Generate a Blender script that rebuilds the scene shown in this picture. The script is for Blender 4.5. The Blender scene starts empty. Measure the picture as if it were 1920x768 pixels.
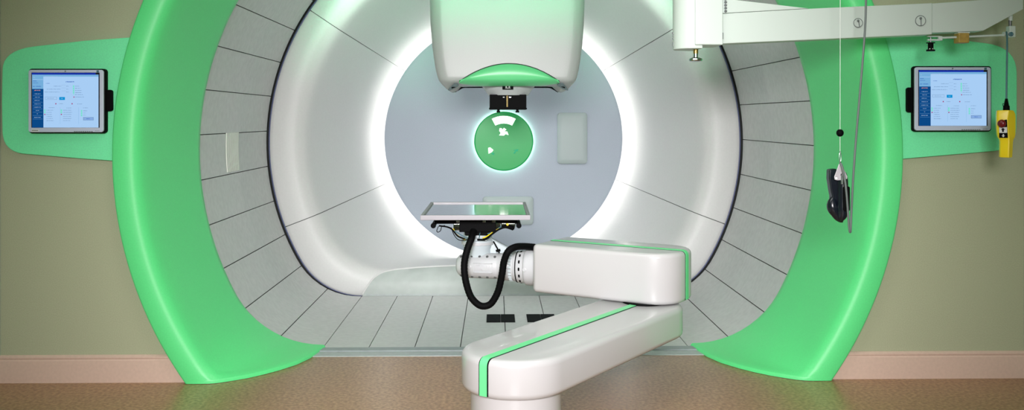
import bpy, bmesh, math, random
from mathutils import Vector, Matrix
random.seed(7)
PI = math.pi
S = bpy.context.scene
C = S.collection

# ------------------------------------------------------------------ camera
F = 1725.0                      # focal length in pixels of a 1920 px wide frame
HZ = 222.0                      # row of the horizon
CAMH = 1.42
YAW = math.atan(30 / F)
cam_d = bpy.data.cameras.new('camera')
cam = bpy.data.objects.new('camera', cam_d)
C.objects.link(cam)
cam.location = (0, 0, CAMH)
cam.rotation_euler = (PI / 2, 0, -YAW)
cam_d.sensor_width = 36
cam_d.lens = F / 1920 * 36
cam_d.shift_y = -(384 - HZ) / 1920
cam_d.clip_start = 0.05
S.camera = cam

# ------------------------------------------------------------------ view, world, lights
S.view_settings.view_transform = 'Standard'
S.view_settings.look = 'None'
S.view_settings.gamma = 1
S.view_settings.use_curve_mapping = False
S.view_settings.exposure = -0.04
w = bpy.data.worlds.new('world')
S.world = w
w.use_nodes = True
w.node_tree.nodes['Background'].inputs[0].default_value = (0.85, 0.95, 1, 1)
w.node_tree.nodes['Background'].inputs[1].default_value = 0.1


def area(name, loc, target, sx, sy, power, col=(1, 1, 1), spread=180):
    l = bpy.data.lights.new(name, 'AREA')
    l.shape = 'RECTANGLE'
    l.size, l.size_y = sx, sy
    l.energy = power
    l.color = col
    l.spread = math.radians(spread)
    o = bpy.data.objects.new(name, l)
    C.objects.link(o)
    o.location = loc
    o.rotation_euler = (Vector(target) - Vector(loc)).to_track_quat('-Z', 'Y').to_euler()
    return o


AX, AZ = 0.078, 1.23            # axis of the gantry
area('photo_softbox', (-0.2, -1.3, 2.2), (0.1, 5.2, 0.70), 1.6, 0.8, 62, (1.0, 0.965, 0.975), 56)
area('ceiling_light_rear', (0.1, 1.6, 2.74), (0.1, 2.2, 0.0), 2.6, 1.0, 16, (1.0, 0.955, 0.95))
area('ceiling_light_front', (0.1, 3.7, 2.74), (0.1, 4.2, 0.0), 2.4, 0.5, 20, (1.0, 0.95, 0.95), 140)
for sx_ in (-1, 1):
    area('bore_fill_helper', (AX + sx_ * 1.22, 6.72, 2.45), (AX - sx_ * 0.4, 8.3, 0.9), 0.3, 0.3, 8, (1.0, 0.96, 1.0), 120)  # added fill lights, out of view, to brighten the funnel walls
area('green_tint_helper', (0.1, 1.9, 2.66), (0.1, 8.0, 2.80), 4.2, 0.06, 15, (0.03, 1.0, 0.36), 24)  # added lamp with no real fixture, tints the upper view green


# ------------------------------------------------------------------ helpers
def at(px, py, Y):
    """the point on the plane y = Y seen at a pixel of the 1920x768 photograph"""
    u, v = (px - 960) / F, (HZ - py) / F
    dx = math.sin(YAW) + math.cos(YAW) * u
    dy = math.cos(YAW) - math.sin(YAW) * u
    t = Y / dy
    return Vector((dx * t, Y, CAMH + v * t))


def link(o, parent=None):
    C.objects.link(o)
    if parent is not None:
        o.parent = parent
        o.matrix_parent_inverse = Matrix.Identity(4)
        o.location = -world_loc(parent)
    return o


def world_loc(o):
    v = Vector(o.location)
    while o.parent is not None:
        o = o.parent
        v += Vector(o.location)
    return v


def tag(o, label=None, cat=None, group=None, kind=None):
    if label: o['label'] = label
    if cat: o['category'] = cat
    if group: o['group'] = group
    if kind: o['kind'] = kind
    return o


def thing(name, label, cat, loc, group=None):
    o = bpy.data.objects.new(name, None)
    o.empty_display_size = 0.1
    o.location = loc
    C.objects.link(o)
    return tag(o, label, cat, group)


def mesh(name, verts, faces, mats, parent=None, smooth=True, fm=None, label=None, auto=40):
    me = bpy.data.meshes.new(name)
    me.from_pydata([tuple(v) for v in verts], [], faces)
    if not isinstance(mats, (list, tuple)):
        mats = [mats]
    for m in mats:
        me.materials.append(m)
    if fm:
        for p, k in zip(me.polygons, fm):
            p.material_index = k
    bm = bmesh.new()
    bm.from_mesh(me)
    bmesh.ops.recalc_face_normals(bm, faces=bm.faces)
    if smooth:
        for f in bm.faces:
            f.smooth = True
        a = math.radians(auto)
        for e in bm.edges:
            if len(e.link_faces) == 2 and e.calc_face_angle(0) > a:
                e.smooth = False
    bm.to_mesh(me)
    bm.free()
    o = bpy.data.objects.new(name, me)
    link(o, parent)
    if label: o['label'] = label
    return o


class MB:
    """collects shapes that end up in one mesh"""
    def __init__(s):
        s.v, s.f, s.m = [], [], []

    def add(s, vs, fs, m=0):
        n = len(s.v)
        s.v += [tuple(v) for v in vs]
        s.f += [tuple(i + n for i in f) for f in fs]
        s.m += [m] * len(fs)
        return s

    def box(s, a, b, m=0):
        x0, y0, z0 = a
        x1, y1, z1 = b
        return s.add([(x0, y0, z0), (x1, y0, z0), (x1, y1, z0), (x0, y1, z0), (x0, y0, z1), (x1, y0, z1), (x1, y1, z1), (x0, y1, z1)],
                     [(0, 3, 2, 1), (4, 5, 6, 7), (0, 1, 5, 4), (1, 2, 6, 5), (2, 3, 7, 6), (3, 0, 4, 7)], m)

    def prism(s, pts, ext, m=0):
        """closed outline of 3-D points pushed along ext"""
        n = len(pts)
        ext = Vector(ext)
        vs = [Vector(p) for p in pts] + [Vector(p) + ext for p in pts]
        fs = [tuple(range(n)), tuple(range(2 * n - 1, n - 1, -1))] + [(i, (i + 1) % n, n + (i + 1) % n, n + i) for i in range(n)]
        return s.add(vs, fs, m)

    def cyl(s, p0, p1, r0, r1=None, n=24, m=0):
        r1 = r0 if r1 is None else r1
        return s.tube([p0, p1], [r0, r1], n, m)

    def tube(s, pts, rad, n=12, m=0, cap=True):
        pts = [Vector(p) for p in pts]
        if not isinstance(rad, (list, tuple)):
            rad = [rad] * len(pts)
        vs, fs = [], []
        t = (pts[1] - pts[0]).normalized()
        up = Vector((0, 0, 1)) if abs(t.z) < 0.9 else Vector((1, 0, 0))
        a = t.cross(up).normalized()
        for i, p in enumerate(pts):
            if i == 0: d = pts[1] - pts[0]
            elif i == len(pts) - 1: d = pts[-1] - pts[-2]
            else: d = (pts[i + 1] - pts[i]).normalized() + (pts[i] - pts[i - 1]).normalized()
            if d.length > 1e-9: t = d.normalized()
            a = (a - t * a.dot(t)).normalized()
            b = t.cross(a)
            for k in range(n):
                q = 2 * PI * k / n
                vs.append(p + (a * math.cos(q) + b * math.sin(q)) * rad[i])
        for i in range(len(pts) - 1):
            for k in range(n):
                fs.append((i * n + k, i * n + (k + 1) % n, (i + 1) * n + (k + 1) % n, (i + 1) * n + k))
        if cap:
            fs.append(tuple(range(n - 1, -1, -1)))
            fs.append(tuple(range((len(pts) - 1) * n, len(pts) * n)))
        return s.add(vs, fs, m)

    def lathe(s, c, axis, prof, n=32, m=0):
        """prof: (distance along axis, radius)"""
        c, ax = Vector(c), Vector(axis).normalized()
        return s.tube_ring([c + ax * d for d, r in prof], ax, [r for d, r in prof], n, m)

    def tube_ring(s, pts, t, rad, n, m):
        up = Vector((0, 0, 1)) if abs(t.z) < 0.9 else Vector((1, 0, 0))
        a = t.cross(up).normalized()
        b = t.cross(a)
        vs, fs = [], []
        for p, r in zip(pts, rad):
            for k in range(n):
                q = 2 * PI * k / n
                vs.append(p + (a * math.cos(q) + b * math.sin(q)) * max(r, 1e-4))
        for i in range(len(pts) - 1):
            for k in range(n):
                fs.append((i * n + k, i * n + (k + 1) % n, (i + 1) * n + (k + 1) % n, (i + 1) * n + k))
        fs.append(tuple(range(n - 1, -1, -1)))
        fs.append(tuple(range((len(pts) - 1) * n, len(pts) * n)))
        return s.add(vs, fs, m)

    def ball(s, c, r, n=16, m=0):
        prof = [(-r * math.cos(PI * i / 10), r * math.sin(PI * i / 10)) for i in range(11)]
        return s.lathe(c, (0, 0, 1), prof, n, m)

    def build(s, name, mats, parent=None, smooth=True, label=None, bevel=0, seg=3, auto=40):
        o = mesh(name, s.v, s.f, mats, parent, smooth, s.m, label, auto)
        if bevel:
            b = o.modifiers.new('bevel', 'BEVEL')
            b.width = bevel
            b.segments = seg
            b.limit_method = 'ANGLE'
            b.angle_limit = math.radians(35)
            b.harden_normals = False
            for p in o.data.polygons:
                p.use_smooth = True
            o.modifiers.new('wn', 'WEIGHTED_NORMAL').keep_sharp = True
            # the bevel rounds the sharp edges, so nothing has to stay marked sharp
            for e in o.data.edges:
                e.use_edge_sharp = False
        return o


def spline(pts, k=8):
    """Catmull-Rom through the points"""
    P = [Vector(p) for p in pts]
    P = [2 * P[0] - P[1]] + P + [2 * P[-1] - P[-2]]
    out = []
    for i in range(1, len(P) - 2):
        a, b, c, d = P[i - 1:i + 3]
        for j in range(k):
            t = j / k
            out.append(0.5 * ((2 * b) + (c - a) * t + (2 * a - 5 * b + 4 * c - d) * t * t + (3 * b - 3 * c + d - a) * t ** 3))
    out.append(P[-2])
    return out


def spline1(v, k=8):
    return [p.x for p in spline([(a, 0, 0) for a in v], k)]


def rrect(x0, x1, y0, y1, r, n=5):
    """rounded rectangle, 2-D"""
    out = []
    for cx, cy, a in ((x1 - r, y1 - r, 0), (x0 + r, y1 - r, 90), (x0 + r, y0 + r, 180), (x1 - r, y0 + r, 270)):
        for i in range(n + 1):
            q = math.radians(a + 90 * i / n)
            out.append((cx + r * math.cos(q), cy + r * math.sin(q)))
    return out


# ------------------------------------------------------------------ materials
def mat(name, col, rough=0.5, metal=0.0, noise=0.0, scale=30, bump=0.0, col2=None, emit=0, coat=0.0, spec=0.5, detail=3):
    m = bpy.data.materials.new(name)
    m.use_nodes = True
    nt = m.node_tree
    b = nt.nodes['Principled BSDF']
    b.inputs['Roughness'].default_value = rough
    b.inputs['Metallic'].default_value = metal
    b.inputs['Coat Weight'].default_value = coat
    b.inputs['Specular IOR Level'].default_value = spec
    c = (*col, 1)
    b.inputs['Base Color'].default_value = c
    if emit:
        b.inputs['Emission Color'].default_value = c
        b.inputs['Emission Strength'].default_value = emit
    if noise or bump or col2:
        tc = nt.nodes.new('ShaderNodeTexCoord')
        nz = nt.nodes.new('ShaderNodeTexNoise')
        nz.inputs['Scale'].default_value = scale
        nz.inputs['Detail'].default_value = detail
        nt.links.new(tc.outputs['Object'], nz.inputs['Vector'])
        rp = nt.nodes.new('ShaderNodeValToRGB')
        rp.color_ramp.elements[0].position = 0.35
        rp.color_ramp.elements[1].position = 0.65
        lo = col2 if col2 else tuple(x * (1 - noise) for x in col)
        hi = col if col2 else tuple(min(1, x * (1 + noise)) for x in col)
        rp.color_ramp.elements[0].color = (*lo, 1)
        rp.color_ramp.elements[1].color = (*hi, 1)
        nt.links.new(nz.outputs['Fac'], rp.inputs['Fac'])
        nt.links.new(rp.outputs['Color'], b.inputs['Base Color'])
        if bump:
            bp = nt.nodes.new('ShaderNodeBump')
            bp.inputs['Strength'].default_value = bump
            bp.inputs['Distance'].default_value = 0.002
            nt.links.new(nz.outputs['Fac'], bp.inputs['Height'])
            nt.links.new(bp.outputs['Normal'], b.inputs['Normal'])
    return m


def glow(name, col, strength):
    m = bpy.data.materials.new(name)
    m.use_nodes = True
    nt = m.node_tree
    nt.nodes.remove(nt.nodes['Principled BSDF'])
    e = nt.nodes.new('ShaderNodeEmission')
    e.inputs[0].default_value = (*col, 1)
    e.inputs[1].default_value = strength
    nt.links.new(e.outputs[0], nt.nodes['Material Output'].inputs[0])
    return m


M = dict(
    wall=mat('wall_paint', (0.41, 0.44, 0.29), 0.75, noise=0.05, scale=180, bump=0.15),
    side=mat('side_wall_paint', (0.45, 0.50, 0.40), 0.75),
    ceil=mat('ceiling_paint', (0.62, 0.64, 0.60), 0.9),
    base=mat('baseboard_vinyl', (0.66, 0.49, 0.40), 0.45, noise=0.03, scale=60),
    green_face=mat('green_gloss_paint', (0.12, 0.80, 0.265), 0.42, noise=0.02, scale=120),
    panel_green=mat('green_panel_laminate', (0.19, 0.90, 0.44), 0.45, noise=0.04, scale=150),
    slat=mat('grey_slat', (0.60, 0.605, 0.60), 0.42, noise=0.05, scale=25, bump=0.04, detail=8),
    cone=mat('pale_moulded_panel', (0.66, 0.66, 0.655), 0.45, noise=0.015, scale=60),
    rubber=mat('black_rubber', (0.003, 0.0032, 0.0035), 0.6, spec=0.05),
    blue_edge=mat('dark_blue_edge_trim', (0.10, 0.12, 0.24), 0.4),
    dark=mat('dark_gap', (0.02, 0.022, 0.02), 0.8),
    back=mat('blue_grey_panel', (0.31, 0.355, 0.41), 0.55, noise=0.03, scale=160),
    cover=mat('grey_cover', (0.31, 0.365, 0.36), 0.5),
    plate=mat('ribbed_floor_plate', (0.43, 0.475, 0.455), 0.5, noise=0.04, scale=14),
    white=mat('white_enamel', (0.48, 0.475, 0.48), 0.26, coat=0.2),
    shroud=mat('white_shroud', (0.41, 0.42, 0.42), 0.4, noise=0.015, scale=150),
    robot=mat('cast_white_paint', (0.50, 0.515, 0.53), 0.35),
    robot_blue=mat('pale_grey_casting', (0.50, 0.57, 0.60), 0.4),
    stripe=mat('green_stripe', (0.14, 0.66, 0.27), 0.35),
    disc=mat('green_acrylic', (0.014, 0.33, 0.08), 0.3, spec=0.25),
    steel=mat('brushed_steel', (0.50, 0.51, 0.51), 0.07, metal=1.0, noise=0.12, scale=35, detail=8),
    chrome=mat('chrome', (0.50, 0.53, 0.55), 0.2, metal=1.0),
    brass=mat('brass', (0.50, 0.33, 0.10), 0.35, metal=0.9),
    ochre=mat('ochre_block', (0.36, 0.24, 0.05), 0.55, noise=0.15, scale=60),
    hoist=mat('hoist_white_paint', (0.55, 0.63, 0.58), 0.4),
    silver=mat('silver_plastic', (0.56, 0.62, 0.76), 0.35),
    grey_cable=mat('grey_cable', (0.13, 0.155, 0.15), 0.5),
    blue_cable=mat('blue_grey_cable', (0.06, 0.16, 0.19), 0.45),
    yellow=mat('yellow_plastic', (0.90, 0.68, 0.01), 0.38),
    bolt=mat('bolt_grey', (0.16, 0.17, 0.17), 0.4, metal=0.5),
    red=mat('dark_red_button', (0.16, 0.005, 0.01), 0.3),
    label_white=mat('white_key', (0.7, 0.72, 0.7), 0.5),
    threshold=mat('threshold_metal', (0.42, 0.46, 0.46), 0.4, noise=0.06, scale=30),
    strip=mat('ribbed_strip', (0.70, 0.72, 0.66), 0.5),
)

# speckled floor vinyl
fm = bpy.data.materials.new('speckled_floor')
fm.use_nodes = True
nt = fm.node_tree
b = nt.nodes['Principled BSDF']
tc = nt.nodes.new('ShaderNodeTexCoord')
n1 = nt.nodes.new('ShaderNodeTexNoise'); n1.inputs['Scale'].default_value = 55; n1.inputs['Detail'].default_value = 6
n2 = nt.nodes.new('ShaderNodeTexNoise'); n2.inputs['Scale'].default_value = 1.3; n2.inputs['Detail'].default_value = 2
r1 = nt.nodes.new('ShaderNodeValToRGB')
r1.color_ramp.elements[0].position = 0.36; r1.color_ramp.elements[0].color = (0.29, 0.148, 0.065, 1)
r1.color_ramp.elements[1].position = 0.64; r1.color_ramp.elements[1].color = (0.53, 0.31, 0.15, 1)
mx = nt.nodes.new('ShaderNodeMix'); mx.data_type = 'RGBA'; mx.blend_type = 'MULTIPLY'; mx.inputs['Factor'].default_value = 0.35
for n in (n1, n2): nt.links.new(tc.outputs['Object'], n.inputs['Vector'])
nt.links.new(n1.outputs['Fac'], r1.inputs['Fac'])
nt.links.new(r1.outputs['Color'], mx.inputs[6])
nt.links.new(n2.outputs['Fac'], mx.inputs[7])
nt.links.new(mx.outputs[2], b.inputs['Base Color'])
b.inputs['Roughness'].default_value = 0.3
M['floor'] = fm

# ------------------------------------------------------------------ room shell
WY = 5.0
XL, XR, ZC = at(2, 400, WY).x, at(1919, 400, WY).x, 2.8


def struct(name, mb, m, **k):
    o = mb.build(name, m, **k)
    o['kind'] = 'structure'
    return o


TH0, TH1, TH2 = 5.505, 5.615, 5.70      # threshold strips in front of the moving floor
struct('floor', MB().box((XL - .1, -1.6, -.1), (XR + .1, WY, 0)).box((AX - 1.62, WY, -.1), (AX + 1.62, TH0, 0)), M['floor'], smooth=False)
struct('ceiling', MB().box((XL - .1, -1.6, ZC), (XR + .1, WY + .1, ZC + .1)), M['ceil'], smooth=False)
struct('wall_left', MB().box((XL - .1, -1.6, 0), (XL, WY, ZC)), M['side'], smooth=False)
struct('wall_right', MB().box((XR, -1.6, 0), (XR + .1, WY, ZC)), M['side'], smooth=False)
struct('wall_back', MB().box((XL - .1, -1.7, 0), (XR + .1, -1.6, ZC)), M['side'], smooth=False)
# the wall with the round opening
RH = 2.06
th0 = -math.asin(AZ / RH)
N = 96
angs = [th0 + (PI - 2 * th0) * i / N for i in range(N + 1)]
for cx, cz in ((XR, 0), (XR, ZC), (XL, ZC), (XL, 0)):
    angs.append(math.atan2(cz - AZ, cx - AX) % (2 * PI) if cx < AX and cz < AZ else math.atan2(cz - AZ, cx - AX))
angs = sorted(a for a in set(angs) if th0 - 1e-6 <= a <= PI - th0 + 1e-6)


def on_rect(a):
    dx, dz = math.cos(a), math.sin(a)
    t = 1e9
    if dx > 1e-9: t = min(t, (XR - AX) / dx)
    if dx < -1e-9: t = min(t, (XL - AX) / dx)
    if dz > 1e-9: t = min(t, (ZC - AZ) / dz)
    if dz < -1e-9: t = min(t, -AZ / dz)
    return AX + dx * t, AZ + dz * t


vs, fs = [], []
for a in angs:
    x, z = on_rect(a)
    hx, hz = AX + RH * math.cos(a), AZ + RH * math.sin(a)
    if hz > ZC - .001: hz = ZC - .001
    vs += [(hx, WY, max(hz, 0)), (x, WY, z), (hx, WY + .1, max(hz, 0)), (x, WY + .1, z)]
for i in range(len(angs) - 1):
    p, q = 4 * i, 4 * i + 4
    fs += [(p, p + 1, q + 1, q), (p + 2, q + 2, q + 3, p + 3), (p, q, q + 2, p + 2), (p + 1, p + 3, q + 3, q + 1)]
wf = mesh('wall_front', vs, fs, M['wall'], smooth=False)
wf['kind'] = 'structure'


def baseboard(name, x0, x1):
    prof = [(0, 0), (.016, 0), (.016, .118), (.013, .122), (.013, .128), (.016, .132), (.016, .140), (.006, .148), (0, .148)]
    mb = MB().prism([(x0, WY - d, z) for d, z in prof], (x1 - x0, 0, 0))
    return struct(name, mb, M['base'], auto=20)


xo = math.sqrt(2.133 ** 2 - AZ ** 2)
xo2 = math.sqrt(2.133 ** 2 - (AZ - .148) ** 2)
for nm, sgn, xe in (('baseboard_left', -1, XL), ('baseboard_right', 1, XR)):
    # the inner end is cut along the curve of the green surround
    prof = [(0, 0), (.016, 0), (.016, .118), (.013, .122), (.013, .128), (.016, .132), (.016, .140), (.006, .148), (0, .148)]
    ends = [AX + sgn * (math.sqrt(2.133 ** 2 - (AZ - z) ** 2) + .001) for d, z in prof]
    n = len(prof)
    vs = [(x, WY - d, z) for x, (d, z) in zip(ends, prof)] + [(xe, WY - d, z) for d, z in prof]
    fs = [tuple(range(n)), tuple(range(2 * n - 1, n - 1, -1))] + [(i, (i + 1) % n, n + (i + 1) % n, n + i) for i in range(n)]
    o = mesh(nm, vs, fs, M['base'], auto=20)
    o['kind'] = 'structure'

xt = 1.30
struct('trim_1', MB().box((AX - xt, TH0, -.1), (AX + xt, TH1 - .006, .004)), M['threshold'], bevel=.002)
struct('trim_2', MB().box((AX - xt, TH1, -.1), (AX + xt, TH2 - .006, .010)).box((AX - xt, TH1 - .006, -.1), (AX + xt, TH1, -.004)), mat('threshold_dull_metal', (.30, .34, .35), .45, noise=.05, scale=20), bevel=.002)


# ------------------------------------------------------------------ gantry shapes
def dpath(R, rf, z0, n=144, skirt=None):
    """arc of radius R about the axis that meets the level z0 through fillets of radius rf; right end to left end over the top"""
    a = AZ - z0
    pts = []
    if a < R:
        rf = max(rf, 1e-4)
        xf = math.sqrt(max((R - rf) ** 2 - (a - rf) ** 2, 0))
        t1 = math.atan2(-(a - rf), xf)                # fillet meets the arc
        for i in range(25):
            q = -PI / 2 + (t1 + PI / 2) * i / 24
            pts.append((xf + rf * math.cos(q), -(a - rf) + rf * math.sin(q)))
        for i in range(1, 200):
            q = t1 + (PI - 2 * t1) * i / 200
            pts.append((R * math.cos(q), R * math.sin(q)))
        pts += [(-x, z) for x, z in reversed(pts[:25])]
    else:
        for i in range(241):
            q = -PI / 2 + .0001 + (2 * PI - .0002) * i / 240
            pts.append((R * math.cos(q), R * math.sin(q)))
    L = [0]
    for p, q in zip(pts, pts[1:]):
        L.append(L[-1] + math.hypot(q[0] - p[0], q[1] - p[1]))
    out, j = [], 0
    for i in range(n + 1):
        s = L[-1] * i / n
        while j < len(L) - 2 and L[j + 1] < s: j += 1
        t = (s - L[j]) / max(L[j + 1] - L[j], 1e-9)
        out.append((AX + pts[j][0] + (pts[j + 1][0] - pts[j][0]) * t, AZ + pts[j][1] + (pts[j + 1][1] - pts[j][1]) * t))
    if skirt:
        e = .006
        out = [(out[0][0] - 2 * e, .002), (out[0][0] - 1.6 * e, z0 * .6), (out[0][0] - .6 * e, z0 * .93)] + out + \
              [(out[-1][0] + .6 * e, z0 * .93), (out[-1][0] + 1.6 * e, z0 * .6), (out[-1][0] + 2 * e, .002)]
    return out


def loft(stations, close=False):
    """stations: (y, [(x, z), ...])"""
    n = len(stations[0][1])
    vs = [(x, y, z) for y, p in stations for x, z in p]
    fs = []
    for i in range(len(stations) - 1):
        for k in range(n - 1 if not close else n):
            fs.append((i * n + k, i * n + (k + 1) % n, (i + 1) * n + (k + 1) % n, (i + 1) * n + k))
    return vs, fs


def rf_for(R, x, z0):
    a = AZ - z0
    return max((R * R - a * a - x * x) / (2 * (R - a)), 0)


# green surround: flat face, rounded edge, reveal running back to the drum
sur = thing('gantry_surround', 'bright green moulded ring framing the round gantry opening, with two side panels', 'gantry surround', (AX, WY, 0))
Z0 = .022
st = []
for Y, R, xf in ((5.0, 2.133, None), (4.962, 2.133, None), (4.952, 2.129, None), (4.948, 2.12, None), (4.948, 2.065, None),
                 (4.950, 2.04, 1.625), (4.957, 2.017, 1.60), (4.972, 1.999, 1.565), (5.0, 1.987, 1.52), (5.05, 1.976, 1.45), (5.12, 1.966, 1.38), (5.20, 1.957, 1.315),
                 (5.32, 1.943, 1.24), (5.46, 1.927, 1.19), (5.58, 1.914, 1.168), (5.66, 1.906, 1.155), (5.70, 1.902, 1.15), (5.708, 1.908, 1.145), (5.711, 1.93, 1.145)):
    st.append((Y, dpath(R, 0 if xf is None else rf_for(R, xf, Z0), .002 if xf is None else Z0, skirt=None if xf is None else 1)))
# the flat-face stations get matching end points on the floor
st = [(y, p if len(p) == 151 else [(p[0][0], .002)] * 3 + p + [(p[-1][0], .002)] * 3) for y, p in st]
v_, f_ = loft(st)
mesh('moulded_ring', v_, f_, M['green_face'], sur, auto=50)


def pxpoly(pts, Y):
    return [at(x, y, Y) for x, y in pts]


def corner(p0, c, p1, n=8):
    out = []
    for i in range(n + 1):
        t = i / n
        out.append(((1 - t) ** 2 * p0[0] + 2 * t * (1 - t) * c[0] + t * t * p1[0], (1 - t) ** 2 * p0[1] + 2 * t * (1 - t) * c[1] + t * t * p1[1]))
    return out


left = [(250, 69.5), (160, 76)] + corner((62, 87), (4, 94), (4, 132)) + [(3, 190)] + corner((4, 248), (6, 283), (42, 288)) + [(150, 297), (250, 304)]
right = [(1655, 60), (1745, 68)] + corner((1850, 81), (1907, 88), (1907, 138)) + [(1907, 200)] + corner((1906, 240), (1905, 279), (1865, 283)) + [(1760, 292), (1655, 301)]


def in_ring(p, Y=WY):   # slide the inner ends of a wing onto the ring's outer edge
    return p


for pts in (left, right):
    MB().prism(pxpoly(pts, 4.972), (0, .027, 0)).build('side_panel', M['panel_green'], sur, bevel=.004)

# drum of grey slats, flat underfoot
drum = thing('gantry_drum', 'large rotating drum lined with long pale grey slats, flat underfoot', 'gantry drum', (AX, 6.55, 0))
DR, DF = 1.91, .56
DY0, DY1 = 5.715, 7.374
half = dpath(DR, DF, 0, 1200)
xflat = half[0][0] - AX
# full closed path by arc length starting at the bottom centre, going to the right side and over
full = [(AX, 0.0)] + half + [(AX, 0.0)]
LL = [0]
for p, q in zip(full, full[1:]):
    LL.append(LL[-1] + math.hypot(q[0] - p[0], q[1] - p[1]))
TOT = LL[-1]


def on_path(s):
    s %= TOT
    lo, hi = 0, len(LL) - 1
    while hi - lo > 1:
        m_ = (lo + hi) // 2
        if LL[m_] <= s: lo = m_
        else: hi = m_
    t = (s - LL[lo]) / max(LL[hi] - LL[lo], 1e-9)
    return full[lo][0] + (full[hi][0] - full[lo][0]) * t, full[lo][1] + (full[hi][1] - full[lo][1]) * t


def s_at(px, py):
    """arc length of the path point nearest to a photograph position on the drum's front edge"""
    p = at(px, py, DY0)
    k = min(range(len(full)), key=lambda i: (full[i][0] - p.x) ** 2 + (full[i][1] - p.z) ** 2)
    return LL[k]


sR0, sR1 = at(1290, 650, DY0).x - AX, s_at(1524, 356)
sL0, sL1 = TOT + (at(605, 650, DY0).x - AX), s_at(385, 337)
seams_ = [sR0 + (sL0 - TOT - sR0) * k / 8 for k in range(8, 0, -1)]      # across the flat floor
seams_ += [sR0 + (sR1 - sR0) * k / 5 for k in range(6)]
pw = (s_at(1527, 188) - sR1) / 2
nn_ = round((sL1 - sR1) / pw)
seams_ += [sR1 + (sL1 - sR1) * k / nn_ for k in range(1, nn_)]
seams_ += [sL1 + (sL0 - sL1) * k / 5 for k in range(6)]
for s0, s1 in zip(seams_, seams_[1:]):
    # slats bend softly with the drum: four facets each
    pts = [on_path(s0 + .0028 + (s1 - s0 - .0056) * k / 4) for k in range(5)]
    vs, fs = [], []
    for x, z in pts:
        nx, nz = x - AX, z - AZ
        if z < .004: nx, nz = 0, -1
        l = math.hypot(nx, nz); nx /= l; nz /= l
        vs += [(x, DY0, z), (x, DY1, z), (x + nx * .02, DY1, z + nz * .02), (x + nx * .02, DY0, z + nz * .02)]
    for k in range(4):
        p, q = 4 * k, 4 * k + 4
        fs += [(p, p + 1, q + 1, q), (p + 1, p + 2, q + 2, q + 1), (p + 2, p + 3, q + 3, q + 2), (p + 3, p, q, q + 3)]
    fs += [(0, 3, 2, 1), (16, 17, 18, 19)]
    mesh('slat', vs, fs, M['slat'], drum, auto=30)
# dark shell behind the slats
sh0, sh1 = dpath(DR + .03, DF, -.03, 144), None
v_, f_ = loft([(5.72, sh0), (7.376, sh0)], close=True)
mesh('backing_shell', v_, f_, M['dark'], drum)
# pale ribbed strip on one left-hand slat
mb = MB()
yA, yB = 6.27, 6.57
pA, pB = at(428, 248, yA), at(428, 324, yA)
for i in range(11):
    y0 = yA + (yB - yA) * i / 11
    ring = []
    for k in range(5):
        z = pB.z + .004 + (pA.z - pB.z - .008) * k / 4
        ring.append((AX - math.sqrt(DR ** 2 - (z - AZ) ** 2), z))
    vs = []
    for x, z in ring:
        vs += [(x - .002, y0, z), (x + .006, y0 + .002, z), (x + .006, y0 + .020, z), (x - .002, y0 + .022, z)]
    fs = [(0, 1, 2, 3), (16, 19, 18, 17)]
    for k in range(4):
        p, q = 4 * k, 4 * k + 4
        fs += [(p + j, p + (j + 1) % 4, q + (j + 1) % 4, q + j) for j in range(4)]
    mb.add(vs, fs)
mb.build('ribbed_strip', M['strip'], drum, label='pale ribbed vertical strip on the left wall slat', auto=25)

# moulded funnel at the end of the drum
fun = thing('gantry_funnel', 'pale curved funnel lining narrowing to the glowing ring at the gantry\'s far end', 'funnel lining', (AX, 8.1, 0))
face = [(7.45, 1.899, .56, -.003), (7.412, 1.896, .56, -.002), (7.404, 1.885, .56, 0), (7.400, 1.86, .56, .004), (7.397, 1.79, .555, .05), (7.400, 1.72, .55, .10), (7.412, 1.675, .545, .145), (7.438, 1.635, .54, .178), (7.475, 1.610, .54, .197),
        (7.54, 1.588, .54, .202), (7.7, 1.545, .54, .198), (8.0, 1.465, .52, .180), (8.3, 1.385, .48, .155), (8.6, 1.305, .40, .12), (8.85, 1.238, .30, .07), (9.0, 1.20, .2, .045), (9.04, 1.16, 0, .07)]
NC = 360


def polar(R, rf, z0):
    """the same outline sampled at every degree about the axis, starting straight down"""
    base = dpath(R, rf, z0, 700)
    if R > AZ - z0:
        base = [(AX + 1e-6, z0)] + base + [(AX - 1e-6, z0)]
    A = [(math.degrees(math.atan2(z - AZ, x - AX)) + 90) % 360 for x, z in base]
    A[0], A[-1] = 0.0, 360.0
    out, j = [], 0
    for i in range(NC + 1):
        a = 360 * i / NC
        while j < len(A) - 2 and A[j + 1] < a: j += 1
        t = min(1, max(0, (a - A[j]) / max(A[j + 1] - A[j], 1e-9)))
        out.append((base[j][0] + (base[j + 1][0] - base[j][0]) * t, base[j][1] + (base[j + 1][1] - base[j][1]) * t))
    return out


rings = []
for Y, R, rf, z0 in face:
    a = AZ - z0
    while R > a and rf > .004 and ((R - rf) < abs(a - rf) + 1e-4 or (R - rf) ** 2 - (a - rf) ** 2 < .0004): rf -= .004
    rings.append((Y, polar(R, max(rf, 0), z0)))
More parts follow.
